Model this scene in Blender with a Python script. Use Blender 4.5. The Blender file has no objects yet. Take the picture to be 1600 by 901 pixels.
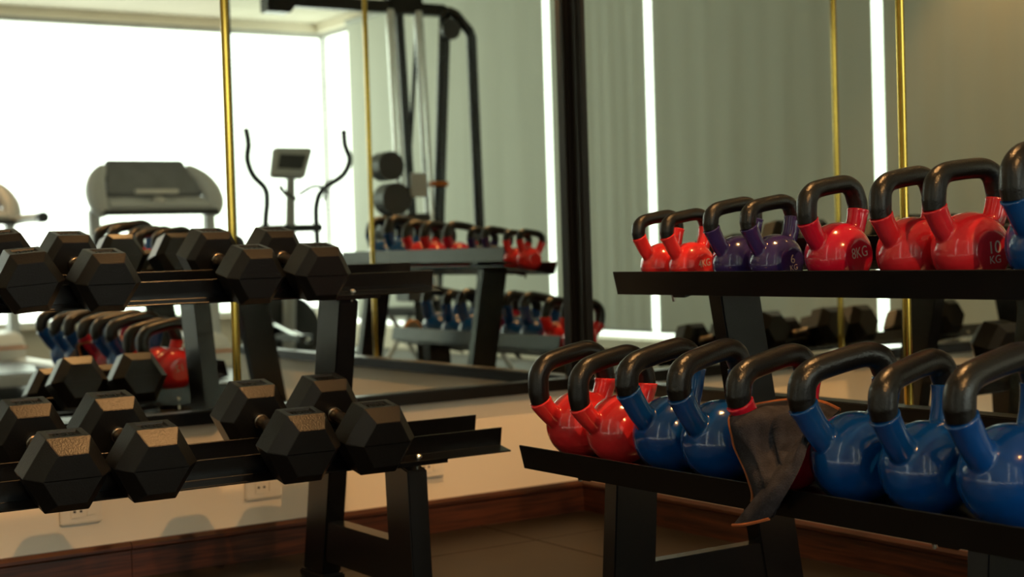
import bpy, bmesh, math, random
from mathutils import Vector, Matrix
random.seed(7)
PI = math.pi
S = bpy.context.scene
COL = S.collection

# ------------------------------------------------------------------ camera
cam_d = bpy.data.cameras.new('camera')
cam = bpy.data.objects.new('camera', cam_d)
COL.objects.link(cam)
F = Vector((0.55271886, 0.83292487, -0.02716653))
R = Vector((F.y, -F.x, 0)).normalized()
U0 = R.cross(F)
ROLL = -0.0307409832
Rv = R * math.cos(ROLL) + U0 * math.sin(ROLL)
Uv = -R * math.sin(ROLL) + U0 * math.cos(ROLL)
M = Matrix((Rv, Uv, -F)).transposed().to_4x4()
M.translation = Vector((-2.87093462, -3.94043853, 0.85))
cam.matrix_world = M
cam_d.sensor_width = 36.0
cam_d.lens = 2371.058 / 1600 * 36.0
cam_d.clip_start = 0.05
cam_d.dof.use_dof = True
cam_d.dof.focus_distance = 2.95
cam_d.dof.aperture_fstop = 3.6
S.camera = cam

# ------------------------------------------------------------------ world, light, exposure
S.view_settings.view_transform = 'Standard'
S.view_settings.look = 'None'
S.view_settings.gamma = 1.0
S.view_settings.exposure = 0.0
S.cycles.max_bounces = 14
S.cycles.glossy_bounces = 10
S.cycles.diffuse_bounces = 4
S.cycles.transparent_max_bounces = 16
S.cycles.sample_clamp_indirect = 6.0
SKY = 4.2
W_ = bpy.data.worlds.new('overcast_sky')
S.world = W_
W_.use_nodes = True
nt = W_.node_tree
nt.nodes.clear()
wo = nt.nodes.new('ShaderNodeOutputWorld')
bg = nt.nodes.new('ShaderNodeBackground')
tc = nt.nodes.new('ShaderNodeTexCoord')
nz = nt.nodes.new('ShaderNodeTexNoise')
nz.inputs['Scale'].default_value = 5.0
nz.inputs['Detail'].default_value = 4.0
cr = nt.nodes.new('ShaderNodeValToRGB')
cr.color_ramp.elements[0].position = 0.33
cr.color_ramp.elements[0].color = (0.80, 0.90, 0.74, 1)
cr.color_ramp.elements[1].position = 0.62
cr.color_ramp.elements[1].color = (1.0, 1.0, 0.95, 1)
nt.links.new(tc.outputs['Generated'], nz.inputs['Vector'])
nt.links.new(nz.outputs['Fac'], cr.inputs['Fac'])
nt.links.new(cr.outputs['Color'], bg.inputs['Color'])
bg.inputs['Strength'].default_value = SKY
nt.links.new(bg.outputs['Background'], wo.inputs['Surface'])


def portal(name, loc, rot, sx, sy):
    l = bpy.data.lights.new(name, 'AREA')
    l.shape = 'RECTANGLE'
    l.size, l.size_y = sx, sy
    l.cycles.is_portal = True
    o = bpy.data.objects.new(name, l)
    o.location = loc
    o.rotation_euler = rot
    COL.objects.link(o)


portal('daylight_portal', (-0.2, -8.98, 1.6), (PI / 2, 0, 0), 6.6, 2.6)
# ceiling lamps: x, y, watts, aim point, cone in degrees, label
LAMP_COL = (1.0, .50, .17)
DOWNLIGHTS = [(-.85, -1.7, 155.0, (-.85, -1.7, 0), 104, 'ceiling lamp over the corner between the two racks'),
              (-1.96, -4.3, 260.0, (-1.25, -.5, .35), 62, 'ceiling spot lamp aimed at the dumbbell rack and the wall behind it'),
              (-3.15, -1.0, 40.0, (-3.3, -1.0, 0), 90, 'ceiling lamp beside the roller blinds, nearest to the dumbbell rack'),
              (-.9, -6.6, 60.0, (-.9, -6.6, 0), 100, 'ceiling lamp in front of the big end window')]


# ------------------------------------------------------------------ materials
def node_mat(name):
    m = bpy.data.materials.new(name)
    m.use_nodes = True
    return m, m.node_tree, m.node_tree.nodes['Principled BSDF']


def mat(name, col, rough=0.5, metal=0.0, var=0.15, scale=6.0, bump=0.0, bscale=120.0, coat=0.0, spec=0.5):
    m, t, b = node_mat(name)
    c = t.nodes.new('ShaderNodeTexCoord')
    n = t.nodes.new('ShaderNodeTexNoise')
    n.inputs['Scale'].default_value = scale
    n.inputs['Detail'].default_value = 5
    t.links.new(c.outputs['Object'], n.inputs['Vector'])
    r = t.nodes.new('ShaderNodeValToRGB')
    r.color_ramp.elements[0].position = 0.3
    r.color_ramp.elements[1].position = 0.7
    r.color_ramp.elements[0].color = tuple(x * (1 - var) for x in col) + (1,)
    r.color_ramp.elements[1].color = tuple(min(1, x * (1 + var)) for x in col) + (1,)
    t.links.new(n.outputs['Fac'], r.inputs['Fac'])
    t.links.new(r.outputs['Color'], b.inputs['Base Color'])
    b.inputs['Roughness'].default_value = rough
    b.inputs['Metallic'].default_value = metal
    b.inputs['Specular IOR Level'].default_value = spec
    b.inputs['Coat Weight'].default_value = coat
    b.inputs['Coat Roughness'].default_value = 0.08
    if bump:
        n2 = t.nodes.new('ShaderNodeTexNoise')
        n2.inputs['Scale'].default_value = bscale
        n2.inputs['Detail'].default_value = 3
        t.links.new(c.outputs['Object'], n2.inputs['Vector'])
        bp = t.nodes.new('ShaderNodeBump')
        bp.inputs['Strength'].default_value = bump
        bp.inputs['Distance'].default_value = 0.002
        t.links.new(n2.outputs['Fac'], bp.inputs['Height'])
        t.links.new(bp.outputs['Normal'], b.inputs['Normal'])
    return m


def wood_mat(name, dark, light):
    m, t, b = node_mat(name)
    c = t.nodes.new('ShaderNodeTexCoord')
    mp = t.nodes.new('ShaderNodeMapping')
    mp.inputs['Scale'].default_value = (1.2, 1.2, 30)
    n = t.nodes.new('ShaderNodeTexNoise')
    n.inputs['Scale'].default_value = 3.0
    n.inputs['Detail'].default_value = 8
    n.inputs['Distortion'].default_value = 1.2
    r = t.nodes.new('ShaderNodeValToRGB')
    r.color_ramp.elements[0].position = 0.35
    r.color_ramp.elements[1].position = 0.68
    r.color_ramp.elements[0].color = dark + (1,)
    r.color_ramp.elements[1].color = light + (1,)
    t.links.new(c.outputs['Object'], mp.inputs['Vector'])
    t.links.new(mp.outputs['Vector'], n.inputs['Vector'])
    t.links.new(n.outputs['Fac'], r.inputs['Fac'])
    t.links.new(r.outputs['Color'], b.inputs['Base Color'])
    b.inputs['Roughness'].default_value = 0.38
    return m


def mirror_mat():
    m, t, b = node_mat('mirror_silver')
    b.inputs['Base Color'].default_value = (0.84, 0.87, 0.83, 1)
    b.inputs['Metallic'].default_value = 1.0
    b.inputs['Roughness'].default_value = 0.0
    return m


def glass_mat():
    m, t, b = node_mat('window_glass')
    t.nodes.remove(b)
    out = t.nodes['Material Output']
    tr = t.nodes.new('ShaderNodeBsdfTransparent')
    tr.inputs['Color'].default_value = (0.97, 0.99, 0.97, 1)
    gl = t.nodes.new('ShaderNodeBsdfGlossy')
    gl.inputs['Roughness'].default_value = 0.02
    lw = t.nodes.new('ShaderNodeLayerWeight')
    pw = t.nodes.new('ShaderNodeMath')
    pw.operation = 'POWER'
    pw.inputs[1].default_value = 4.0
    sc = t.nodes.new('ShaderNodeMath')
    sc.operation = 'MULTIPLY_ADD'
    sc.inputs[1].default_value = 0.5
    sc.inputs[2].default_value = 0.02
    t.links.new(lw.outputs['Facing'], pw.inputs[0])
    t.links.new(pw.outputs['Value'], sc.inputs[0])
    mx = t.nodes.new('ShaderNodeMixShader')
    t.links.new(sc.outputs['Value'], mx.inputs['Fac'])
    t.links.new(tr.outputs['BSDF'], mx.inputs[1])
    t.links.new(gl.outputs['BSDF'], mx.inputs[2])
    t.links.new(mx.outputs['Shader'], out.inputs['Surface'])
    return m


def emit_mat(name, col, s):
    m, t, b = node_mat(name)
    b.inputs['Base Color'].default_value = (0.9, 0.85, 0.75, 1)
    b.inputs['Emission Color'].default_value = col + (1,)
    b.inputs['Emission Strength'].default_value = s
    return m


def blind_mat():
    m, t, b = node_mat('blind_fabric')
    c = t.nodes.new('ShaderNodeTexCoord')
    w = t.nodes.new('ShaderNodeTexNoise')
    w.inputs['Scale'].default_value = 2.0
    mp = t.nodes.new('ShaderNodeMapping')
    mp.inputs['Scale'].default_value = (1, 5, 0.3)
    t.links.new(c.outputs['Object'], mp.inputs['Vector'])
    t.links.new(mp.outputs['Vector'], w.inputs['Vector'])
    r = t.nodes.new('ShaderNodeValToRGB')
    r.color_ramp.elements[0].color = (0.64, 0.65, 0.58, 1)
    r.color_ramp.elements[1].color = (0.74, 0.75, 0.68, 1)
    t.links.new(w.outputs['Fac'], r.inputs['Fac'])
    t.links.new(r.outputs['Color'], b.inputs['Base Color'])
    b.inputs['Roughness'].default_value = 0.9
    tl = t.nodes.new('ShaderNodeBsdfTranslucent')
    tl.inputs['Color'].default_value = (0.75, 0.78, 0.68, 1)
    mx = t.nodes.new('ShaderNodeMixShader')
    mx.inputs['Fac'].default_value = 0.09
    t.links.new(b.outputs['BSDF'], mx.inputs[1])
    t.links.new(tl.outputs['BSDF'], mx.inputs[2])
    t.links.new(mx.outputs['Shader'], t.nodes['Material Output'].inputs['Surface'])
    return m


MAT = dict(
    rubber=mat('black_rubber', (0.0045, 0.0046, 0.0048), 0.33, spec=0.36, bump=0.25, bscale=260),
    paint=mat('black_powder_paint', (0.0032, 0.0035, 0.0042), 0.26, bump=0.05, bscale=400),
    grip=mat('black_grip_coat', (0.0045, 0.0044, 0.0043), 0.28, bump=0.35, bscale=22, scale=3),
    frame=mat('black_frame_lacquer', (0.004, 0.0038, 0.0035), 0.3, spec=0.3),
    red=mat('coral_red_vinyl', (0.72, 0.030, 0.035), 0.16, var=0.05, coat=0.5),
    deepred=mat('deep_red_vinyl', (0.50, 0.018, 0.032), 0.16, var=0.05, coat=0.5),
    crimson=mat('crimson_vinyl', (0.46, 0.008, 0.036), 0.16, var=0.05, coat=0.5),
    purple=mat('purple_vinyl', (0.035, 0.022, 0.13), 0.16, var=0.05, coat=0.5),
    blue=mat('blue_vinyl', (0.003, 0.055, 0.25), 0.16, var=0.05, coat=0.5),
    mark=mat('pale_print', (0.5, 0.42, 0.42), 0.5),
    bronze=mat('dull_bronze_grip_steel', (0.26, 0.21, 0.16), 0.28, 1.0, var=0.2),
    chrome=mat('chrome_steel', (0.7, 0.7, 0.7), 0.16, 1.0, var=0.05),
    bolt=mat('bright_bolt_steel', (0.75, 0.72, 0.66), 0.22, 1.0, var=0.05),
    brass=mat('polished_brass', (0.46, 0.31, 0.06), 0.12, 1.0, var=0.1),
    mirror=mirror_mat(),
    cream=mat('cream_wall_paint', (0.86, 0.78, 0.64), 0.7, var=0.03, scale=2, bump=0.05, bscale=200),
    ceil=mat('ceiling_paint', (0.66, 0.60, 0.48), 0.85, var=0.03, scale=2),
    tile=mat('brown_floor_tile', (0.020, 0.0155, 0.0095), 0.42, var=0.25, scale=3, spec=0.3, bump=0.05, bscale=60),
    grout=mat('dark_grout', (0.022, 0.017, 0.012), 0.8),
    wood=wood_mat('red_brown_wood', (0.022, 0.006, 0.003), (0.095, 0.027, 0.010)),
    blind=blind_mat(),
    glass=glass_mat(),
    alu=mat('pale_window_frame', (0.45, 0.45, 0.42), 0.45),
    sill=mat('beige_sill', (0.55, 0.48, 0.38), 0.6),
    plate=mat('cream_socket_plastic', (0.82, 0.76, 0.64), 0.45, var=0.03),
    white=mat('white_plastic', (0.75, 0.74, 0.70), 0.35, var=0.03),
    silver=mat('silver_grey_plastic', (0.62, 0.64, 0.65), 0.3, var=0.05),
    dark=mat('dark_grey_plastic', (0.045, 0.05, 0.055), 0.35),
    screen=mat('glare_lifted_screen', (0.21, 0.22, 0.24), 0.3),  # dark screen made greyer: veiling glare of the window put into its colour
    orange=mat('orange_plastic', (0.75, 0.22, 0.03), 0.4),
    tan=mat('tan_leather', (0.62, 0.36, 0.16), 0.5),
    grey=mat('grey_pad', (0.22, 0.24, 0.22), 0.6),
    towel=mat('charcoal_towel_cloth', (0.036, 0.035, 0.044), 0.95, var=0.35, scale=45, bump=1.0, bscale=350, spec=0.2),
    hem=mat('orange_stitching', (0.36, 0.11, 0.035), 0.85, bump=0.8, bscale=500),
    hole=mat('socket_hole', (0.01, 0.01, 0.01), 0.8),
)


# ------------------------------------------------------------------ helpers
def link(name, me, m, parent=None):
    o = bpy.data.objects.new(name, me)
    COL.objects.link(o)
    if m:
        me.materials.append(MAT[m] if isinstance(m, str) else m)
    if parent:
        o.parent = parent
    return o


def thing(name, label, cat, loc=(0, 0, 0), rot=(0, 0, 0), group=None):
    o = bpy.data.objects.new(name, None)
    COL.objects.link(o)
    o.empty_display_size = 0.05
    o.location = loc
    o.rotation_euler = rot
    o['label'] = label
    o['category'] = cat
    if group:
        o['group'] = group
    return o


def tag(o, label, cat, group=None):
    o['label'] = label
    o['category'] = cat
    if group:
        o['group'] = group
    return o


class MB:
    """collects shapes, builds ONE mesh object"""

    def __init__(s):
        s.v, s.f = [], []

    def add(s, vs, fs):
        k = len(s.v)
        s.v += [tuple(v) for v in vs]
        s.f += [tuple(i + k for i in f) for f in fs]
        return s

    def box(s, x0, x1, y0, y1, z0, z1):
        vs = [(x, y, z) for x in (x0, x1) for y in (y0, y1) for z in (z0, z1)]
        return s.add(vs, [(0, 1, 3, 2), (4, 6, 7, 5), (0, 4, 5, 1), (2, 3, 7, 6), (0, 2, 6, 4), (1, 5, 7, 3)])

    def hexa(s, a, b):
        """two quads (4 points each) joined"""
        return s.add(list(a) + list(b), [(3, 2, 1, 0), (4, 5, 6, 7), (0, 1, 5, 4), (1, 2, 6, 5), (2, 3, 7, 6), (3, 0, 4, 7)])

    def prism(s, poly, fn, t0, t1):
        """poly of (a,b); fn(a,b,t) -> point"""
        n = len(poly)
        vs = [fn(a, b, t0) for a, b in poly] + [fn(a, b, t1) for a, b in poly]
        fs = [tuple(range(n - 1, -1, -1)), tuple(range(n, 2 * n))]
        fs += [(i, (i + 1) % n, n + (i + 1) % n, n + i) for i in range(n)]
        return s.add(vs, fs)

    def tube(s, pts, rad, n=12, cap=True):
        pts = [Vector(p) for p in pts]
        if not isinstance(rad, (list, tuple)):
            rad = [rad] * len(pts)
        tang = []
        for i in range(len(pts)):
            a = pts[max(i - 1, 0)]
            b = pts[min(i + 1, len(pts) - 1)]
            tang.append((b - a).normalized())
        up = Vector((0, 0, 1)) if abs(tang[0].z) < 0.9 else Vector((0, 1, 0))
        u = tang[0].cross(up).normalized()
        vs = []
        for i, p in enumerate(pts):
            t = tang[i]
            u = (u - t * u.dot(t)).normalized()
            w = t.cross(u)
            for k in range(n):
                a = 2 * PI * k / n
                vs.append(p + (u * math.cos(a) + w * math.sin(a)) * rad[i])
        fs = []
        for i in range(len(pts) - 1):
            for k in range(n):
                fs.append((i * n + k, i * n + (k + 1) % n, (i + 1) * n + (k + 1) % n, (i + 1) * n + k))
        if cap:
            fs.append(tuple(range(n - 1, -1, -1)))
            m = (len(pts) - 1) * n
            fs.append(tuple(range(m, m + n)))
        return s.add(vs, fs)

    def disc(s, c, axis, r, h, n=24):
        c = Vector(c)
        ax = Vector(axis).normalized()
        return s.tube([c - ax * h / 2, c + ax * h / 2], r, n)

    def mesh(s, name, smooth=False, bevel=0.0, seg=2, angle=0.6):
        me = bpy.data.meshes.new(name)
        bm = bmesh.new()
        vs = [bm.verts.new(v) for v in s.v]
        for f in s.f:
            try:
                bm.faces.new([vs[i] for i in f])
            except ValueError:
                pass
        bmesh.ops.recalc_face_normals(bm, faces=bm.faces)
        if bevel:
            es = [e for e in bm.edges if len(e.link_faces) == 2 and e.calc_face_angle(0) > 0.5]
            bmesh.ops.bevel(bm, geom=es, offset=bevel, segments=seg, affect='EDGES', clamp_overlap=True)
        if smooth:
            for f in bm.faces:
                f.smooth = True
            for e in bm.edges:
                if len(e.link_faces) == 2 and e.calc_face_angle(0) > angle:
                    e.smooth = False
        bm.to_mesh(me)
        bm.free()
        return me

    def obj(s, name, m, parent=None, **kw):
        return link(name, s.mesh(name, **kw), m, parent)


def structure(o):
    o['kind'] = 'structure'
    return o


def spline(pts, n=6):
    """catmull-rom through the points (tuples of any length)"""
    out = []
    P = [pts[0]] + list(pts) + [pts[-1]]
    for i in range(1, len(P) - 2):
        for k in range(n):
            t = k / n
            q = []
            for a, b, c, d in zip(P[i - 1], P[i], P[i + 1], P[i + 2]):
                q.append(0.5 * (2 * b + (c - a) * t + (2 * a - 5 * b + 4 * c - d) * t * t + (3 * b - a - 3 * c + d) * t ** 3))
            out.append(tuple(q))
    out.append(tuple(pts[-1]))
    return out


# ------------------------------------------------------------------ room shell
WX, LY, HZ, AX = -3.6, -9.0, 3.0, 3.2      # window wall x, end wall y, ceiling, alcove wall x
RY = -2.748                                # where the right wall ends
floor = structure(MB().box(WX - .1, AX + .1, LY - .1, .1, -.12, -.004).obj('floor', 'grout'))
TS, TX, TY = 0.6, -0.408, -0.316
tiles = {}
for i in range(-7, 8):
    for j in range(-16, 2):
        x0, x1 = TX + i * TS, TX + (i + 1) * TS
        y0, y1 = TY + j * TS, TY + (j + 1) * TS
        x0, x1, y0, y1 = max(x0, WX), min(x1, AX), max(y0, LY), min(y1, 0)
        if y1 > RY + .01 and x1 > 0:
            if y0 < RY - .05 and x0 >= 0:
                y1 = RY
            else:
                x1 = min(x1, 0)
        if x1 - x0 < .02 or y1 - y0 < .02:
            continue
        key = (round(x1 - x0, 3), round(y1 - y0, 3))
        if key not in tiles:
            tiles[key] = MB().box(-key[0] / 2 + .002, key[0] / 2 - .002, -key[1] / 2 + .002, key[1] / 2 - .002, -.004, 0).mesh('floor_tile', bevel=.001, seg=1)
            tiles[key].materials.append(MAT['tile'])
        o = link('floor_tile', tiles[key], None, floor)
        o.location = ((x0 + x1) / 2, (y0 + y1) / 2, random.uniform(-.0006, 0))
structure(MB().box(WX - .1, AX + .1, LY - .1, .1, HZ, HZ + .1).obj('ceiling', 'ceil'))
structure(MB().box(WX - .1, .12, 0, .1, 0, HZ).obj('wall_left', 'cream'))
structure(MB().box(0, .12, RY, 0, 0, HZ).obj('wall_right', 'cream'))
structure(MB().box(.12, AX + .1, RY, RY + .12, 0, HZ).obj('wall_recess', 'cream'))
structure(MB().box(AX, AX + .1, LY, RY, 0, HZ).obj('wall_alcove', 'cream'))
wn = structure(MB().box(WX - .14, WX, LY, 0, 0, .19).box(WX - .14, WX, LY, 0, 2.92, HZ)
               .box(WX - .14, WX, -.1, 0, .19, 2.92).obj('wall_near', 'cream'))
structure(MB().box(WX - .14, AX + .1, LY - .14, LY, 0, .3).box(WX - .14, AX + .1, LY - .14, LY, 2.92, HZ)
          .box(AX - .2, AX + .1, LY - .14, LY, .3, 2.92).obj('wall_far', 'cream'))
w1 = structure(MB().box(WX - .1, WX - .085, LY - .11, LY - .04, .3, 2.92).box(AX - .25, AX - .2, LY - .11, LY - .04, .3, 2.92)
               .box(WX - .1, AX - .2, LY - .11, LY - .04, .3, .34).box(WX - .1, AX - .2, LY - .11, LY - .04, 2.88, 2.92).obj('window_1', 'alu'))
MB().box(WX - .085, AX - .25, LY - .08, LY - .074, .34, 2.88).obj('window_pane', 'glass', w1)
MB().box(WX + .02, AX - .2, LY, LY + .09, .27, .3).obj('window_sill', 'sill', w1)
w2 = structure(MB().box(WX - .11, WX - .09, LY - .012, LY, .19, 2.92).box(WX - .11, WX - .07, -.14, -.1, .19, 2.92)
               .box(WX - .11, WX - .07, LY, -.1, .19, .2).box(WX - .11, WX - .07, LY, -.1, 2.88, 2.92).obj('window_2', 'alu'))
MB().box(WX - .095, WX - .09, LY, -.14, .2, 2.88).obj('window_pane', 'glass', w2)

# skirting boards of red brown wood with a ledge on top
BH = .097


def skirting(name, p0, p1, nrm):
    p0, p1, nrm = Vector(p0), Vector(p1), Vector(nrm)
    d = p1 - p0
    prof = [(0, 0), (.016, 0), (.016, .074), (.022, .080), (.022, .088), (.012, BH), (0, BH)]
    mb = MB().prism(prof, lambda a, b, t: p0 + d * t + nrm * a + Vector((0, 0, b)), 0, 1)
    return structure(mb.obj(name, 'wood'))


skirting('baseboard_left', (WX, 0, 0), (-1.51, 0, 0), (0, -1, 0))
skirting('baseboard_left_corner', (-1.508, 0, 0), (0, 0, 0), (0, -1, 0))
skirting('baseboard_right', (0, RY, 0), (0, 0, 0), (-1, 0, 0))
skirting('baseboard_recess', (.12, RY, 0), (AX, RY, 0), (0, -1, 0))

# ------------------------------------------------------------------ mirrors
ZM0, ZM1 = .394, 2.55


def mirror(name, label, axis, joints, end, corner_w):
    """panels run along the wall from the corner outwards; P(t, depth, z)"""
    t = thing(name, label, 'mirror')
    if axis == 'x':
        P = lambda a, d, z: (-a, -d, z)
    else:
        P = lambda a, d, z: (-d, -a, z)

    def bar(nm, a0, a1, d0, d1, z0, z1, m, bev=.003):
        q = [P(a0, d0, z0), P(a1, d1, z1)]
        lo = [min(q[0][k], q[1][k]) for k in range(3)]
        hi = [max(q[0][k], q[1][k]) for k in range(3)]
        return MB().box(lo[0], hi[0], lo[1], hi[1], lo[2], hi[2]).obj(nm, m, t, bevel=bev)

    ed = [corner_w - .01] + list(joints) + [end]
    for k in range(len(ed) - 1):
        bar('mirror_panel', ed[k], ed[k + 1] - .0008, .002, .012, ZM0 + .03, ZM1 - .03, 'mirror', 0)
    bar('bottom_rail', .03, end + .03, .001, .045, ZM0, ZM0 + .036, 'frame')
    bar('top_rail', .03, end + .03, .001, .04, ZM1 - .04, ZM1, 'frame')
    bar('corner_stile', .001, corner_w, .001, .031, ZM0, ZM1, 'frame', .006)
    bar('end_stile', end, end + .03, .001, .018, ZM0, ZM1, 'frame')
    for j in joints:
        prof = [(-.011, .012), (.011, .012), (.011, .016), (.006, .020), (-.006, .020), (-.011, .016)]
        MB().prism(prof, lambda a, b, z: P(j + a, b, z), ZM0 + .04, ZM1 - .04).obj('brass_strip', 'brass', t, smooth=True, angle=1.2)
    return t


mirror('wall_mirror', 'tall black framed mirror with a brass joint strip on the wall behind the dumbbell rack', 'x', [1.188], 2.40, .052)
mirror('wall_mirror', 'tall black framed mirror with a brass joint strip on the wall behind the kettlebell rack', 'y', [1.378], 2.70, .072)

# ------------------------------------------------------------------ blinds on the window wall (seen in the mirrors)
bl = [(-.10, -1.968, 'grey roller blind nearest to the mirrored corner, on the window wall'),
      (-2.046, -3.990, 'grey roller blind between the two bright slits, second from the mirrored corner'),
      (-4.062, -5.170, 'narrowest grey roller blind on the window wall'),
      (-5.245, -8.32, 'widest grey roller blind, behind the black cable machine')]
for y1, y0, lab in bl:
    t = thing('roller_blind', lab, 'blind', (WX + .02, (y0 + y1) / 2, .245), group='roller blinds on the window wall')
    h = (y1 - y0) / 2
    n = 40
    mb = MB()
    vs, fs = [], []
    for k in range(n + 1):
        y = -h + 2 * h * k / n
        w = .004 * math.sin(k * 1.3) + .003 * math.sin(k * .51 + 1)
        vs += [(w, y, .02), (w * .3, y, 2.66)]
    for k in range(n):
        fs.append((2 * k, 2 * k + 2, 2 * k + 3, 2 * k + 1))
    vs += [(v[0] + .002, v[1], v[2]) for v in vs]
    m_ = 2 * (n + 1)
    fs += [tuple(i + m_ for i in reversed(f)) for f in fs]
    mb.add(vs, fs).obj('fabric', 'blind', t, smooth=True)
    MB().box(-.008, .010, -h, h, 0, .024).obj('bottom_bar', 'alu', t, bevel=.003)
    MB().tube([(.012, -h, 2.675), (.012, h, 2.675)], .022, 12).obj('roller_tube', 'alu', t, smooth=True)

# ------------------------------------------------------------------ recessed ceiling lamps
for x, y, watts, aim, cone, lab in DOWNLIGHTS:
    t = thing('ceiling_lamp', lab, 'lamp', (x, y, HZ), group='ceiling lamps')
    MB().tube([(0, 0, 0), (0, 0, -.012)], [.062, .055], 24).obj('trim_ring', 'white', t, smooth=True)
    MB().disc((0, 0, -.0135), (0, 0, 1), .042, .003).obj('lens', emit_mat('lamp_lens', (1.0, .62, .28), 12.0), t)
    l = bpy.data.lights.new('ceiling_spot', 'SPOT')
    l.energy = watts
    l.color = LAMP_COL
    l.spot_size = math.radians(cone)
    l.spot_blend = .5
    l.shadow_soft_size = .03
    o = bpy.data.objects.new('ceiling_spot', l)
    COL.objects.link(o)
    o.parent = t
    o.location = (0, 0, -.03)
    d = Vector(aim) - Vector((x, y, HZ - .03))
    o.rotation_euler = d.to_track_quat('-Z', 'Y').to_euler()

# ------------------------------------------------------------------ sockets low on the left wall
for x, z, lab in [(-1.119, .195, 'white wall socket under the lower tier, third dumbbell from the left'),
                  (-1.638, .19, 'white wall socket under the dumbbells nearest the left edge'),
                  (-.585, .195, 'white wall socket beside the right leg of the dumbbell rack')]:
    t = thing('wall_socket', lab, 'socket', (x, 0, z))
    MB().prism([(0, -.032), (-.016, -.026), (-.016, .030), (0, .036)], lambda a, b, tt: (tt, a, b), -.055, .055).obj('cover_plate', 'plate', t, bevel=.003)
    MB().box(-.030, .006, -.020, -.014, -.012, .022).obj('outlet_insert', 'plate', t, bevel=.002)
    MB().box(.012, .036, -.019, -.014, -.008, .022).obj('switch_insert', 'plate', t, bevel=.002)
    for dx in (-.020, -.003):
        MB().disc((dx, -.0205, .006), (0, 1, 0), .0034, .002, 12).obj('pin_hole', 'hole', t)

# ------------------------------------------------------------------ racks (same make: two leaning leg frames, two tilted tiers)
TH = math.radians(13.5)
CT, ST = math.cos(TH), math.sin(TH)


def tilt(b, s, n, th=None):
    """local (s backwards along the slope, n normal) -> (depth, z); depth grows away from the wall"""
    c, q = (CT, ST) if th is None else (math.cos(th), math.sin(th))
    return (b[0] - s * c + n * q, b[1] + s * q + n * c)


class Rack:
    """along: axis coordinate; 'x' -> point (a, -d, z); 'y' -> (-d, a, z)"""

    def __init__(s, axis):
        s.ax = axis

    def p(s, d, z, a):
        return (a, -d, z) if s.ax == 'x' else (-d, a, z)

    def prism(s, poly, a0, a1):
        return MB().prism(poly, lambda d, z, t: s.p(d, z, t), a0, a1)


def leg_frame(rk, root, a0, a1, front, rear):
    """front/rear: ((depth, z) top centre, depth at the floor)"""
    W2 = .057
    for nm, (top, df) in (('front_leg', front), ('rear_leg', rear)):
        d, z = top
        poly = [(df - W2, .02), (df + W2, .02), (d + W2, z - W2 * ST / CT), (d - W2, z + W2 * ST / CT)]
        lg = rk.prism(poly, a0, a1).obj(nm, 'paint', root, bevel=.003)
        rk.prism([(df - W2 - .012, 0), (df + W2 + .012, 0), (df + W2 + .012, .02), (df - W2 - .012, .02)], a0 - .006, a1 + .006).obj('foot_pad', 'rubber', lg, bevel=.004)
    # cross bar between the two legs
    zc0, zc1 = .055, .160
    fd, rd = front[1] - W2 + .005, rear[1] + W2 - .005
    rk.prism([(rd + .02, zc0), (fd, zc0), (fd, zc1), (rd, zc1)], a0 + .004, a1 - .004).obj('cross_bar', 'paint', root, bevel=.002)


def bolt(rk, root, d, z, a):
    c = Vector(rk.p(*tilt((d, z), 0, .004), a))
    n = Vector(rk.p(d + ST, z + CT, a)) - Vector(rk.p(d, z, a))
    b = MB().tube([c - n * .03, c, c + n * .001, c + n * .005, c + n * .008], [.004, .004, .009, .008, .004], 10)
    b.obj('bolt', 'bolt', root, smooth=True)


# --- dumbbell rack
DB = Rack('x')
dbr = thing('dumbbell_rack', 'black steel two tier dumbbell rack with angle iron rails on the left', 'rack', (0, 0, 0))
XA0, XA1 = -2.97, -.853
THD = math.radians(10.5)
T = .004
DU, DL = (.524, .752), (.829, .367)
LEGA = [(-1.14, -1.087), (-2.72, -2.667)]
for base in (DU, DL):
    lip = .0445
    fr = [(-.046, 0), (-.046, -T), (T, -T), (T, lip), (0, lip), (0, 0)]
    DB.prism([tilt(base, s, n, THD) for s, n in fr], XA0, XA1).obj('front_rail', 'paint', dbr, bevel=.0008, seg=1)
    b2 = tilt(base, .123, 0, THD)
    bk = [(.046, 0), (.046, -T), (-T, -T), (-T, lip), (0, lip), (0, 0)]
    DB.prism([tilt(b2, s, n, THD) for s, n in bk], XA0, XA1).obj('rear_rail', 'paint', dbr, bevel=.0008, seg=1)
    for a0, a1 in LEGA:
        DB.prism([tilt(base, -.046, -T, THD), tilt(base, -.046, -.012, THD), tilt(base, .17, -.012, THD), tilt(base, .17, -T, THD)], a0 - .03, a1 + .055).obj('bracket', 'paint', dbr)
        bolt(DB, dbr, *tilt(base, -.03, 0, THD), (a0 + a1) / 2 + .01)
        bolt(DB, dbr, *tilt(base, .15, 0, THD), (a0 + a1) / 2 + .01)
for a0, a1 in LEGA:
    leg_frame(DB, dbr, a0, a1, ((.812, .350), .826), ((.497, .742), .350))

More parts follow.
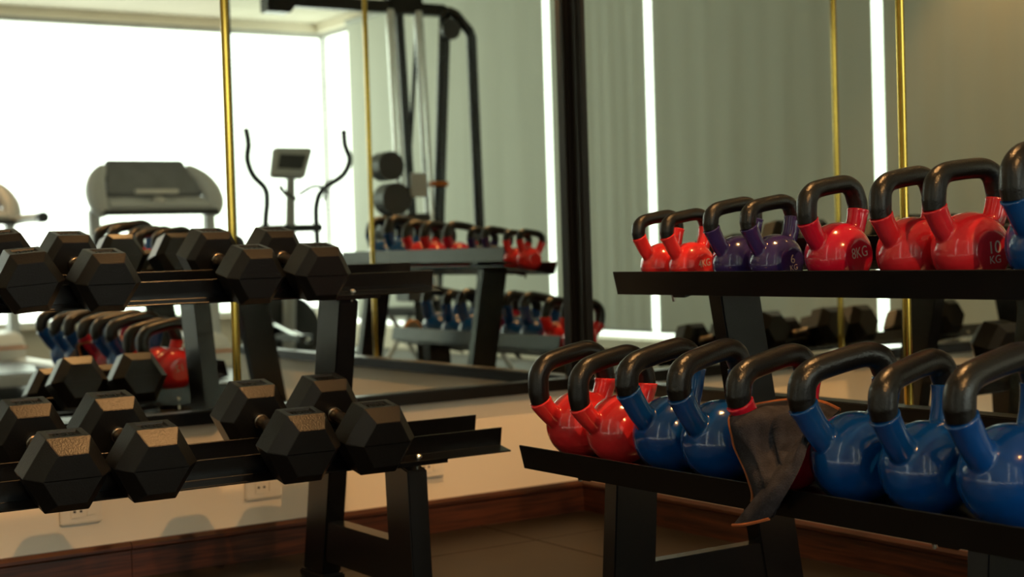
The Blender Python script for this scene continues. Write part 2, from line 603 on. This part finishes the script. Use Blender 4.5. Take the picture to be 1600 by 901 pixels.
# --- kettlebell rack
KB = Rack('y')
kbr = thing('kettlebell_rack', 'black steel two tier kettlebell rack with tilted trays on the right', 'rack', (0, 0, 0))
YA0, YA1 = -2.555, -1.15
KU, KL = (.724, .738), (.9985, .3635)
DECK = {KU: (math.radians(8.5), (.724, .740)), KL: (math.radians(11.5), (.9985, .3635))}
KLEG = [(-1.38, -1.335), (-2.35, -2.305)]
for base, dep in ((KU, .255), (KL, .268)):
    pan = [(-T, .05), (-T, -T), (dep + T, -T), (dep + T, .055), (dep, .055), (dep, 0), (0, 0), (0, .05)]
    fr = [(-T, .05), (-T, -T), (.05, -T), (.05, 0), (0, 0), (0, .05)]
    KB.prism([tilt(base, s, n) for s, n in fr], YA0, YA1).obj('front_rail', 'paint', kbr, bevel=.0008, seg=1)
    bk = [(dep + T, .055), (dep + T, -T), (dep - .05, -T), (dep - .05, 0), (dep, 0), (dep, .055)]
    KB.prism([tilt(base, s, n) for s, n in bk], YA0, YA1).obj('rear_rail', 'paint', kbr, bevel=.0008, seg=1)
    th, b3 = DECK[base]
    KB.prism([tilt(b3, .0, 0, th), tilt(b3, .0, -T, th), tilt(b3, dep, -T, th), tilt(b3, dep, 0, th)], YA0, YA1).obj('tray_deck', 'paint', kbr)
    for a0, a1 in KLEG:
        KB.prism([tilt(base, .006, -T), tilt(base, .006, -.012), tilt(base, dep, -.012), tilt(base, dep, -T)], a0 + .002, a1 - .002).obj('bracket', 'paint', kbr)
        bolt(KB, kbr, *tilt(base, .03, -.002), (a0 + a1) / 2 + .05)
for a0, a1 in KLEG:
    leg_frame(KB, kbr, a0, a1, (tilt(KL, .14, -.012), .885), (tilt(KU, .165, -.012), .43))


# ------------------------------------------------------------------ dumbbells
def hexring(H, inset, y, ztop=0):
    V = H / math.sqrt(3)
    k = (H / 2 - inset) / (H / 2)
    return [(V * k * math.cos(PI / 3 * i), y, V * k * math.sin(PI / 3 * i)) for i in range(6)]


def head_mesh(H, Lh, ch, inset):
    """hex head; the axis is y, inner end at 0, outer end at +Lh; top facet carries a recess"""
    mb = MB()
    ys = [(0, inset * .8), (ch * .7, 0), (Lh - ch, 0), (Lh, inset)]
    rings = [hexring(H, i, y) for y, i in ys]
    V = []
    for r in rings:
        V += r
    fs = [(5, 4, 3, 2, 1, 0), (18, 19, 20, 21, 22, 23)]
    for k in range(3):
        for i in range(6):
            if k == 1 and i == 1:
                continue
            fs.append((k * 6 + i, k * 6 + (i + 1) % 6, (k + 1) * 6 + (i + 1) % 6, (k + 1) * 6 + i))
    # top facet with a pocket: corners 7, 8 (inner) and 14, 13 (outer)
    n = len(V)
    hx = H / math.sqrt(3) / 2
    y0, y1, z = ch * .7, Lh - ch, H / 2
    px, py = hx * .68, (y1 - y0) * .2
    pk = [(px, y0 + py, z), (-px, y0 + py, z), (-px, y1 - py, z), (px, y1 - py, z)]
    V += pk + [(x * .94, y0 + py * 1.15 if y < (y0 + y1) / 2 else y1 - py * 1.15, z - .004) for x, y, _ in pk]
    o = [7, 8, 14, 13]
    for i in range(4):
        j = (i + 1) % 4
        fs.append((o[i], o[j], n + j, n + i))
        fs.append((n + i, n + j, n + 4 + j, n + 4 + i))
    fs.append((n + 4, n + 5, n + 6, n + 7))
    mb.add(V, fs)
    # mould line across the outer end
    Vx = H / math.sqrt(3) * (H / 2 - inset) / (H / 2)
    mb.box(-Vx * .97, Vx * .97, Lh - .001, Lh + .0009, -.0009, .0009)
    return mb.mesh('head', bevel=.0012, seg=2)


def lettering_mesh(H, Lh, ch):
    """raised marks in the pocket (too worn to read in the photograph)"""
    mb = MB()
    hx = H / math.sqrt(3) / 2 * .5
    yc = (ch * .7 + Lh - ch) / 2
    h = (Lh - ch * 1.7) * .17
    z = H / 2 - .004
    n = 6
    for k in range(n):
        x = -hx + 2 * hx * (k + .5) / n
        w = hx / n * .75
        mb.box(x - w, x - w * .3, yc - h, yc + h, z, z + .0022)
        mb.box(x - w * .3, x + w, yc + h * (.5 if k % 2 else -.9), yc + h * (.9 if k % 2 else -.5), z, z + .0022)
        if k % 3 != 1:
            mb.box(x + w * .4, x + w, yc - h * .5, yc + h * .5, z, z + .0022)
    return mb.mesh('raised_lettering')


def handle_mesh(G, r):
    prof = [(-G / 2 - .004, r * 1.2), (-G / 2 + .008, r * 1.2), (-G / 2 + .010, r * .95), (-G / 2 + .013, r * 1.12), (-G / 2 + .019, r * 1.12), (-G / 2 + .022, r * .92),
            (-G * .2, r * 1.06), (0, r * 1.12), (G * .2, r * 1.06), (G / 2 - .022, r * .92), (G / 2 - .019, r * 1.12), (G / 2 - .013, r * 1.12), (G / 2 - .010, r * .95), (G / 2 - .008, r * 1.2), (G / 2 + .004, r * 1.2)]
    return MB().tube([(0, y, 0) for y, _ in prof], [q for _, q in prof], 20).mesh('handle', smooth=True, angle=1.0)


def dumbbell_meshes(H, Lh, ch, inset, G):
    d = dict(head=head_mesh(H, Lh, ch, inset), letter=lettering_mesh(H, Lh, ch), handle=handle_mesh(G, .0145))
    d['head'].materials.append(MAT['rubber'])
    d['letter'].materials.append(MAT['rubber'])
    d['handle'].materials.append(MAT['bronze'])
    return d


GU, GL = .150, .150
DM = {'u': (dumbbell_meshes(.131, .108, .023, .018, GU), .131, GU), 'l': (dumbbell_meshes(.154, .118, .034, .026, GL), .154, GL)}


def dumbbell(tier, x, base, label, yaw=0.0, roll=0.0, shift=0.0):
    ms, H, G = DM[tier]
    # origin: underside, midway between the heads
    d, z = tilt(base, .0615 + shift, .0008 + .006 * abs(roll) / .09, THD)
    t = thing('dumbbell', label, 'dumbbell', (x, -d, z), (0, 0, 0), 'black hex dumbbells on the rack')
    t.rotation_euler = (Matrix.Rotation(THD, 3, 'X') @ Matrix.Rotation(yaw, 3, 'Z') @ Matrix.Rotation(roll, 3, 'Y')).to_euler()
    for sgn in (-1, 1):
        h = link('head', ms['head'], None, t)
        h.rotation_euler = (0, 0, 0 if sgn > 0 else PI)
        h.location = (0, sgn * G / 2, H / 2)
        q = link('raised_lettering', ms['letter'], None, h)
    g = link('handle', ms['handle'], None, t)
    g.location = (0, 0, H / 2)
    return t


dumbbell('u', -1.908, DU, 'black hex dumbbell on the upper tier at the left photo edge, slightly askew', yaw=math.radians(-4), roll=math.radians(-5))
dumbbell('u', -1.752, DU, 'black hex dumbbell second from the left on the upper tier')
dumbbell('u', -1.396, DU, 'black hex dumbbell on the upper tier just right of the open rail')
dumbbell('u', -1.222, DU, 'rightmost black hex dumbbell on the upper tier')
dumbbell('u', -2.560, DU, 'black hex dumbbell on the upper tier seen only in the mirror')
dumbbell('l', -1.953, DL, 'large black hex dumbbell on the lower tier at the left photo edge')
dumbbell('l', -1.770, DL, 'large black hex dumbbell second from the left on the lower tier')
dumbbell('l', -1.434, DL, 'large black hex dumbbell third from the left on the lower tier')
dumbbell('l', -1.247, DL, 'rightmost large black hex dumbbell on the lower tier')
dumbbell('l', -2.500, DL, 'large black hex dumbbell on the lower tier seen only in the mirror')


# ------------------------------------------------------------------ kettlebells
def sphere_pts():
    pass


def kettle_body(hx, hz, name):
    """unit body (ball radius 1, origin under the base): ball with flat pads, two horns; melted together"""
    bm = bmesh.new()
    bmesh.ops.create_icosphere(bm, subdivisions=4, radius=1.0)
    for v in bm.verts:
        if v.co.z < -.93:
            v.co.z = -.93
        if abs(v.co.y) > .86:
            v.co.y = math.copysign(.86, v.co.y)
    me = bpy.data.meshes.new('tmp')
    bm.to_mesh(me)
    bm.free()
    mb = MB()
    mb.add([v.co[:] for v in me.vertices], [tuple(p.vertices) for p in me.polygons])
    for s in (-1, 1):
        path = spline([(s * .50, 0, min(.30, hz - .98)), (s * (.58 + hx) / 2, 0, (min(.30, hz - .98) + hz) / 2 - .05), (s * (hx - .07), 0, hz - .18), (s * hx, 0, hz)], 5)
        n = len(path)
        mb.tube(path, [.32 - .02 * math.sin(PI * k / (n - 1)) + (.025 * (k / (n - 1)) ** 3) for k in range(n)], 24)
    m2 = mb.mesh('tmp2')
    o = bpy.data.objects.new('tmp', m2)
    COL.objects.link(o)
    r = o.modifiers.new('r', 'REMESH')
    r.mode = 'VOXEL'
    r.voxel_size = .036
    sm = o.modifiers.new('s', 'SMOOTH')
    sm.factor = .5
    sm.iterations = 4
    dg = bpy.context.evaluated_depsgraph_get()
    out = bpy.data.meshes.new_from_object(o.evaluated_get(dg))
    bpy.data.objects.remove(o)
    out.name = name
    out.transform(Matrix.Translation((0, 0, .93)))
    for p in out.polygons:
        p.use_smooth = True
    out.materials.clear()
    return out


def kettle_handle(hx, hz, top, rb, rt, name):
    half = [(hx, 0, hz - .05), (hx * 1.0, 0, hz + .12), (hx * .99, 0, hz + .3 * (top - hz)), (hx * .90, 0, hz + .70 * (top - hz)), (hx * .66, 0, hz + .94 * (top - hz)), (hx * .33, 0, top)]
    rad = [rb * .96, rb, rb * 1.02, (rb + rt) / 2 * 1.06, rt * 1.04, rt]
    pts = [p + (r,) for p, r in zip(half, rad)]
    pts += [(-p[0],) + p[1:3] + (p[3],) for p in reversed(pts)]
    sp = spline(pts, 5)
    me = MB().tube([(x, y, z + .93) for x, y, z, _ in sp], [q[3] for q in sp], 20).mesh(name, smooth=True)
    return me


SHAPE = {'tall': (kettle_body(1.10, 1.46, 'body'), kettle_handle(1.10, 1.46, 2.12, .29, .265, 'handle')),
         'small': (kettle_body(1.06, 1.22, 'body'), kettle_handle(1.06, 1.22, 2.08, .30, .265, 'handle')),
         'large': (kettle_body(1.20, 1.05, 'body'), kettle_handle(1.20, 1.05, 2.08, .29, .265, 'handle'))}
MEKB = {}


def text_mesh(lines, serif=False):
    cu = bpy.data.curves.new('txt', 'FONT')
    cu.body = lines
    cu.align_x = 'CENTER'
    cu.align_y = 'CENTER'
    cu.size = 1.0
    cu.space_line = .75
    cu.extrude = .012
    o = bpy.data.objects.new('txt', cu)
    COL.objects.link(o)
    dg = bpy.context.evaluated_depsgraph_get()
    me = bpy.data.meshes.new_from_object(o.evaluated_get(dg))
    bpy.data.objects.remove(o)
    me.name = 'weight_marking'
    me.materials.clear()
    me.materials.append(MAT['mark'])
    return me


TXT = {}


def marking(root, kind, top, sub, sides=(-1,)):
    """numerals on the round pads"""
    for s in sides:
        rows = [(top, .44, .14)] + ([(sub, .28, -.26)] if sub else [])
        for body, size, dz in rows:
            if body not in TXT:
                TXT[body] = text_mesh(body)
            o = link('weight_marking', TXT[body], None, root)
            o.scale = (size * (.8 if len(body) > 2 else 1), size, size)
            o.location = (0, s * .862, .90 + dz * .75)
            o.rotation_euler = (PI / 2, 0, 0 if s < 0 else PI)


def kettlebell(shape, colour, radius, base, y, label, yaw=0.0, row='upper', tl=None):
    th, b3 = DECK[base]
    s = max(.062, radius + .006) if row == 'upper' else .110
    d, z = tilt(b3, s, .0008, th)
    tl = math.degrees(th) if tl is None else tl
    t = thing('kettlebell', label, 'kettlebell', (-d, y, z), (0, 0, 0), 'kettlebells on the %s tray' % row)
    t.rotation_euler = (Matrix.Rotation(-math.radians(tl), 3, 'Y') @ Matrix.Rotation(math.radians(yaw), 3, 'Z')).to_euler()
    t.scale = (radius,) * 3
    key = (shape, colour)
    if key not in MEKB:
        b = SHAPE[shape][0].copy()
        b.materials.clear()
        b.materials.append(MAT[colour])
        MEKB[key] = b
    h = SHAPE[shape][1]
    if not h.materials:
        h.materials.append(MAT['grip'])
    b = link('body', MEKB[key], None, t)
    link('handle', h, None, t)
    return t


kettlebell('tall', 'red', .052, KU, -1.249, 'small coral red kettlebell at the left end of the upper tray')
k = kettlebell('tall', 'red', .052, KU, -1.349, 'small coral red kettlebell marked 4KG on the upper tray, next to the purple pair')
marking(k, 's', '4KG', None)
kettlebell('tall', 'purple', .0575, KU, -1.503, 'purple kettlebell on the upper tray behind the one marked 6 KG')
k = kettlebell('tall', 'purple', .0575, KU, -1.618, 'purple kettlebell marked 6 KG on the upper tray')
marking(k, 's', '6', 'KG')
k = kettlebell('small', 'crimson', .067, KU, -1.787, 'crimson kettlebell marked 8KG on the upper tray, right of the purple pair')
marking(k, 's', '8KG', None)
kettlebell('small', 'deepred', .069, KU, -1.978, 'red kettlebell without visible number on the upper tray, left of the 10 KG one')
k = kettlebell('small', 'deepred', .071, KU, -2.107, 'red kettlebell marked 10 KG on the upper tray', yaw=-8, tl=5)
marking(k, 's', '10', 'KG')
kettlebell('small', 'blue', .079, KU, -2.28, 'blue kettlebell on the upper tray cut off by the right edge of the photo')
kettlebell('small', 'blue', .079, KU, -2.455, 'blue kettlebell last on the upper tray, seen only in the mirror')
k = kettlebell('large', 'red', .076, KL, -1.234, 'coral red kettlebell at the left end of the lower tray', row='lower')
marking(k, 'l', '12', None, (1,))
kettlebell('large', 'red', .075, KL, -1.379, 'coral red kettlebell second from the left end of the lower tray', row='lower')
kettlebell('tall', 'blue', .080, KL, -1.550, 'blue kettlebell on the lower tray touching the red pair', row='lower')
kettlebell('tall', 'blue', .081, KL, -1.703, 'blue kettlebell on the lower tray just left of the towel', yaw=6, row='lower')
kettlebell('tall', 'crimson', .080, KL, -1.878, 'crimson kettlebell on the lower tray half hidden under the charcoal towel', row='lower')
kettlebell('tall', 'blue', .083, KL, -2.058, 'blue kettlebell on the lower tray just right of the towel', yaw=-10, row='lower')
kettlebell('tall', 'blue', .081, KL, -2.216, 'blue kettlebell second from the right edge on the lower tray', yaw=6, row='lower')
kettlebell('tall', 'blue', .086, KL, -2.388, 'largest blue kettlebell on the lower tray at the right edge of the photo', row='lower')

# ------------------------------------------------------------------ towel over the crimson kettlebell
TW = [[(-0.9, -1.7941, 0.5367), (-0.88, -1.8343, 0.5451), (-0.87, -1.8836, 0.55), (-0.86, -1.9313, 0.5476), (-0.86, -1.9743, 0.5366)],
      [(-1.022, -1.8667, 0.5309), (-1.012, -1.9273, 0.5438), (-0.965, -1.9397, 0.5338), (-0.95, -1.9726, 0.5269), (-0.93, -1.9997, 0.5158)],
      [(-1.024, -1.8757, 0.4852), (-1.022, -1.9327, 0.4901), (-0.995, -1.9532, 0.4894), (-0.985, -1.9912, 0.4918), (-0.98, -2.013, 0.4933)],
      [(-1.015, -1.878, 0.4496), (-1.025, -1.9345, 0.454), (-1.02, -1.9702, 0.4571), (-1.01, -2.0, 0.4636), (-1.005, -2.0282, 0.4726)],
      [(-1.03, -1.9052, 0.4193), (-1.04, -1.9462, 0.4227), (-1.04, -1.9823, 0.4289), (-1.03, -2.0119, 0.4367), (-1.025, -2.0289, 0.4414)],
      [(-1.03, -1.9155, 0.3813), (-1.04, -1.9431, 0.3836), (-1.04, -1.9646, 0.3885), (-1.035, -1.9871, 0.3974), (-1.03, -2.0044, 0.4057)],
      [(-1.03, -1.8765, 0.338), (-1.04, -1.9083, 0.3447), (-1.04, -1.9286, 0.3509), (-1.035, -1.9465, 0.3549), (-1.03, -1.9642, 0.3589)]]
FL = [[(-0.99, -2.0159, 0.5114), (-0.995, -2.0255, 0.5071), (-0.99, -2.0249, 0.4998)],
      [(-1.01, -2.0007, 0.4816), (-1.02, -2.0312, 0.4766), (-1.015, -2.0416, 0.4749)],
      [(-1.03, -1.9837, 0.4483), (-1.04, -2.0194, 0.4442), (-1.035, -2.0408, 0.4437)],
      [(-1.045, -1.9662, 0.4187), (-1.055, -2.0024, 0.4128), (-1.045, -2.0234, 0.4097)],
      [(-1.045, -1.9337, 0.3853), (-1.055, -1.9722, 0.3811), (-1.045, -2.0003, 0.3835)],
      [(-1.045, -1.8846, 0.3375), (-1.05, -1.9327, 0.347), (-1.045, -1.9802, 0.3618)]]


def cloth(rows, nu, nv, ripple):
    rr = [spline(r, nu) for r in rows]
    cols = list(zip(*rr))
    cc = [spline(list(c), nv) for c in cols]
    nrow, ncol = len(cc[0]), len(cc)
    pts = [[Vector(cc[j][i]) for j in range(ncol)] for i in range(nrow)]
    for i in range(nrow):
        for j in range(ncol):
            pts[i][j].x += ripple(i / (nrow - 1), j / (ncol - 1))
    return pts


def sheet(mb, pts, th=.004):
    a, b = len(pts), len(pts[0])
    vs, fs = [], []
    for lay in (0, 1):
        for i in range(a):
            for j in range(b):
                p = pts[i][j].copy()
                du = pts[i][min(j + 1, b - 1)] - pts[i][max(j - 1, 0)]
                dv = pts[min(i + 1, a - 1)][j] - pts[max(i - 1, 0)][j]
                n = du.cross(dv)
                n = n.normalized() if n.length > 1e-9 else Vector((1, 0, 0))
                vs.append(p + n * th * lay)
    q = a * b
    for i in range(a - 1):
        for j in range(b - 1):
            f = (i * b + j, i * b + j + 1, (i + 1) * b + j + 1, (i + 1) * b + j)
            fs.append(f)
            fs.append(tuple(k + q for k in reversed(f)))
    bd = [(0, j) for j in range(b)] + [(i, b - 1) for i in range(1, a)] + [(a - 1, j) for j in range(b - 2, -1, -1)] + [(i, 0) for i in range(a - 2, 0, -1)]
    ids = [i * b + j for i, j in bd]
    for k in range(len(ids)):
        u, w = ids[k], ids[(k + 1) % len(ids)]
        fs.append((u, w, w + q, u + q))
    mb.add(vs, fs)


def rip(v, u):
    d = u * 1.0 - v * .9
    return -.016 * math.exp(-((d - .25) / .10) ** 2) * min(1, v * 2.2) - .014 * math.exp(-((d + .1) / .08) ** 2) * min(1, v * 4) + .007 * math.sin(9 * d + 1) * min(1, v * 3)


base_pts = cloth(TW, 6, 6, rip)
flap_pts = cloth(FL, 6, 6, lambda v, u: -.006 * math.sin(PI * u))
tw = thing('towel', 'charcoal towel with orange stitched edge draped over the crimson kettlebell and tray', 'towel', (-.95, -1.9, .55))
mb = MB()
sheet(mb, base_pts)
o = mb.obj('cloth', 'towel', tw, smooth=True, angle=1.4)
mb = MB()
sheet(mb, flap_pts, .006)
o2 = mb.obj('folded_flap', 'towel', tw, smooth=True, angle=1.4)
hem = MB()
hem.tube([r[0] for r in base_pts][: len(base_pts) * 6 // 7], .0028, 6)
hem.tube(base_pts[0], .0035, 6)
hem.tube(flap_pts[-1], .0032, 6)
o3 = hem.obj('stitched_hem', 'hem', tw, smooth=True)
o3['label'] = 'orange stitched edge'
for q in (o, o2, o3):
    q.location = (.95, 1.9, -.55)

# small tan rimmed roller at the mirror-side end of the lower tray (seen in the left mirror)
rd, rz = tilt(KL, .20, .052)
t = thing('exercise_wheel', 'small grey exercise wheel with tan rim behind the largest blue kettlebell, seen in the mirror', 'wheel', (-rd, -2.49, rz - .05))
MB().tube([(.0, -.012, .05), (.0, .012, .05)], .040, 28).obj('hub_disc', 'grey', t, smooth=True)
ring = [(.045 * math.cos(2 * PI * i / 28), 0, .05 + .045 * math.sin(2 * PI * i / 28)) for i in range(29)]
MB().tube(ring, .009, 10, cap=False).obj('rim', 'tan', t, smooth=True)


# ------------------------------------------------------------------ gym machines behind the photographer (seen in the mirrors)
def treadmill(x, y, label, rails):
    """user side towards +y"""
    t = thing('treadmill', label, 'treadmill', (x, y, 0), group='treadmills facing the window')
    MB().box(-.38, .38, 0, 1.55, .10, .17).obj('deck_frame', 'silver', t, bevel=.01)
    MB().box(-.25, .25, .1, 1.5, .171, .180).obj('running_belt', 'dark', t, bevel=.003)
    for s in (-1, 1):
        MB().box(s * .33 - .06, s * .33 + .06, .2, 1.5, .171, .195).obj('foot_rail', 'white', t, bevel=.008)
        MB().box(s * .34 - .05, s * .34 + .05, 1.3, 1.5, 0, .1).obj('rear_foot', 'dark', t)
        MB().hexa([(s * .37 - .035, -.10, .02), (s * .37 + .035, -.10, .02), (s * .37 + .035, .05, .02), (s * .37 - .035, .05, .02)],
                  [(s * .37 - .03, -.06, 1.16), (s * .37 + .03, -.06, 1.16), (s * .37 + .03, .01, 1.16), (s * .37 - .03, .01, 1.16)]).obj('upright', 'silver', t, bevel=.01)
        if rails:
            MB().tube([(s * .39, -.02, 1.14), (s * .40, .30, 1.15), (s * .40, .64, 1.145)], .032, 12).obj('handrail', 'silver', t, smooth=True)
            MB().tube([(s * .40, .62, 1.145), (s * .40, .70, 1.145)], .037, 12).obj('handrail_cap', 'dark', t, smooth=True)
        # rounded side housing of the console
        MB().tube(spline([(s * .355, .12, 1.12), (s * .375, .05, 1.22), (s * .345, -.04, 1.33), (s * .27, -.12, 1.42)], 5), [.03, .04, .05, .056, .06, .062, .064, .064, .062, .06, .056, .052, .046, .04, .032, .022], 14).obj('console_side', 'silver', t, smooth=True)
    # motor hood with an orange stripe
    MB().prism([(-.18, .06), (.32, .06), (.30, .28), (.20, .36), (-.05, .38), (-.18, .30)], lambda a, b, tt: (tt, a, b), -.37, .37).obj('motor_hood', 'white', t, bevel=.02)
    MB().prism([(.305, .262), (.312, .262), (.312, .275), (.302, .275)], lambda a, b, tt: (tt, a, b), -.37, .37).obj('stripe', 'orange', t)
    # console: leaning screen slab over a pale shelf
    MB().hexa([(-.31, .05, 1.24), (.31, .05, 1.24), (.31, .0, 1.22), (-.31, .0, 1.22)],
              [(-.25, -.13, 1.47), (.25, -.13, 1.47), (.25, -.17, 1.45), (-.25, -.17, 1.45)]).obj('screen_panel', 'screen', t, bevel=.012)
    MB().hexa([(-.33, .16, 1.17), (.33, .16, 1.17), (.33, .14, 1.14), (-.33, .14, 1.14)],
              [(-.31, .02, 1.235), (.31, .02, 1.235), (.31, 0, 1.2), (-.31, 0, 1.2)]).obj('key_shelf', 'silver', t, bevel=.008)
    MB().box(-.14, .14, .04, .075, 1.245, 1.275).obj('reading_ledge', 'white', t, bevel=.006)
    MB().disc((0, .10, 1.21), (0, .35, .9), .035, .02).obj('stop_button', 'white', t, smooth=True)
    MB().tube([(-.36, .15, 1.13), (.36, .15, 1.13)], .018, 12).obj('front_bar', 'dark', t, smooth=True)


treadmill(.50, -5.15, 'grey treadmill with dark leaning screen before the bright window, left of the brass strip', False)
treadmill(-.27, -6.9, 'grey treadmill at the left photo edge, its handrail end showing in the mirror', True)


def unfold(lst):
    return [(-x, -y, z) for x, y, z in lst]


def elliptical(x, y):
    t = thing('elliptical_trainer', 'elliptical trainer with curved black arms and a tilted console, against the bright window', 'exercise machine', (x, y, 0))
    MB().box(-.30, .30, -.55, -.47, 0, .06).box(-.30, .30, .55, .63, 0, .06).box(-.04, .04, -.5, .6, .03, .10).obj('base_frame', 'silver', t, bevel=.008)
    MB().tube([(0, -.22, .32), (0, -.26, .32)], .26, 32).tube([(0, -.30, .32), (0, -.22, .32)], .09, 20).obj('flywheel_housing', 'dark', t, smooth=True)
    MB().tube([(0, -.30, .315), (0, -.315, .315)], .17, 32).obj('wheel_cover', 'silver', t, smooth=True)
    MB().tube([(0, -.20, .08), (0, -.12, .75), (0, -.06, 1.38)], [.045, .04, .028], 14).obj('mast', 'silver', t, smooth=True)
    MB().tube([(-.22, -.08, 1.02), (.22, -.08, 1.02)], .026, 12).obj('cross_tube', 'dark', t, smooth=True)
    for s in (-1, 1):
        sp = [(s * .20, -.06, .35), (s * .185, -.08, 1.0), (s * .18, -.05, 1.19), (s * .215, .0, 1.28), (s * .32, .06, 1.36), (s * .365, .08, 1.46), (s * .345, .06, 1.56), (s * .35, .04, 1.66)]
        MB().tube(spline(sp, 6), .021, 12).obj('moving_arm', 'dark', t, smooth=True)
        MB().tube(spline([(s * .05, -.05, 1.24), (s * .12, .04, 1.29), (s * .16, .14, 1.26), (s * .10, .22, 1.20)], 5), .012, 10).obj('fixed_grip', 'dark', t, smooth=True)
        MB().box(s * .17 - .06, s * .17 + .06, .0 + s * .1, .36 + s * .1, .24 + s * .06, .28 + s * .06).obj('foot_plate', 'dark', t, bevel=.01)
        MB().tube([(s * .17, .5, .26 + s * .04), (s * .17, -.24, .32 + s * .12)], .018, 10).obj('pedal_bar', 'chrome', t, smooth=True)
    MB().hexa([(-.07, .02, 1.35), (.18, .02, 1.36), (.18, -.03, 1.34), (-.07, -.03, 1.33)],
              [(-.19, -.09, 1.56), (.10, -.09, 1.56), (.10, -.13, 1.54), (-.19, -.13, 1.54)]).obj('console', 'silver', t, bevel=.015)
    MB().hexa([(-.055, .002, 1.41), (.115, .002, 1.42), (.115, -.02, 1.41), (-.055, -.02, 1.40)],
              [(-.115, -.048, 1.50), (.075, -.048, 1.505), (.075, -.068, 1.495), (-.115, -.068, 1.49)]).obj('display', 'dark', t)
    return t


elliptical(-1.49, -5.15)


def cable_machine(x, y):
    """built as it appears in the double mirror image, then turned by half a turn"""
    t = thing('cable_machine', 'black cable weight machine with top beam, chrome guide rods and pulleys, seen in the mirror', 'exercise machine', (x, y, 0), (0, 0, PI))
    # local x to the right, y away; origin under the beam centre (virtual x 1.4)
    MB().box(-.68, .45, -.035, .035, 2.24, 2.31).obj('top_beam', 'paint', t, bevel=.006)
    MB().hexa([(-.72, -.05, 2.20), (-.58, -.05, 2.20), (-.58, .05, 2.20), (-.72, .05, 2.20)], [(-.72, -.05, 2.28), (-.50, -.05, 2.31), (-.50, .05, 2.31), (-.72, .05, 2.28)]).obj('beam_end_bracket', 'paint', t)
    MB().tube([(.40, 0, 2.275), (.50, 0, 2.272), (.53, 0, 2.262), (.625, 0, 2.165), (.64, 0, 2.13)] + [(.67, 0, .08)], .032, 14).obj('right_upright', 'paint', t, smooth=True)
    MB().tube([(.47, .02, 2.26), (.36, .1, .08)], .036, 14).obj('middle_upright', 'paint', t, smooth=True)
    MB().tube([(.27, .0, 2.26), (.20, .05, 1.3), (.30, .05, .1)], .013, 10).obj('pull_cable', 'paint', t, smooth=True)
    MB().box(.06, .28, -.05, .05, 2.28, 2.40).obj('pulley_carriage', 'paint', t, bevel=.01)
    MB().disc((.46, -.05, 2.16), (0, 1, 0), .062, .04).obj('pulley', 'dark', t, smooth=True)
    for x0, x1 in ((.07, .12), (.26, .31)):
        MB().tube([(x0, -.02, 2.26), (x1, -.02, .55)], .028, 12).obj('guide_rod', 'chrome', t, smooth=True)
    MB().tube([(.16, .03, 2.26), (.24, .03, .1)], .026, 12).obj('rear_post', 'paint', t, smooth=True)
    for z, xo, r in ((1.34, -.02, .085), (1.15, .01, .095), (.98, -.02, .08)):
        MB().disc((xo, -.08, z), (0, 1, 0), r, .12).obj('roller_pad', 'dark', t, smooth=True)
    for kk in range(7):
        MB().box(.09, .26, -.10, .06, .55 + kk * .075, .615 + kk * .075).obj('weight_plate', 'dark', t, bevel=.006)
    MB().box(.12, .23, -.115, -.10, 1.16, 1.30).obj('selector_card', 'silver', t)
    MB().tube([(.26, -.10, 1.24), (.36, -.13, 1.235)], .016, 10).obj('selector_pin', 'orange', t, smooth=True)
    MB().box(-.1, .75, -.06, .06, 0, .08).box(.0, .08, -.4, .4, 0, .07).box(.62, .70, -.4, .4, 0, .07).obj('base_frame', 'paint', t, bevel=.006)
    return t


cable_machine(-1.46, -3.9)

# low bench with pale legs, in front of the blinds
t = thing('workout_bench', 'low padded workout bench with pale crossed legs, seen under the kettlebell trays in the mirror', 'bench', (-2.45, -4.9, 0), (0, 0, math.radians(15)))
MB().box(-.14, .14, -.55, .55, .40, .46).obj('seat_pad', 'dark', t, bevel=.02)
for yy in (-.42, .42):
    for s in (-1, 1):
        MB().tube([(s * .22, yy, .012), (-s * .10, yy, .40)], .018, 10).obj('leg', 'white', t, smooth=True)
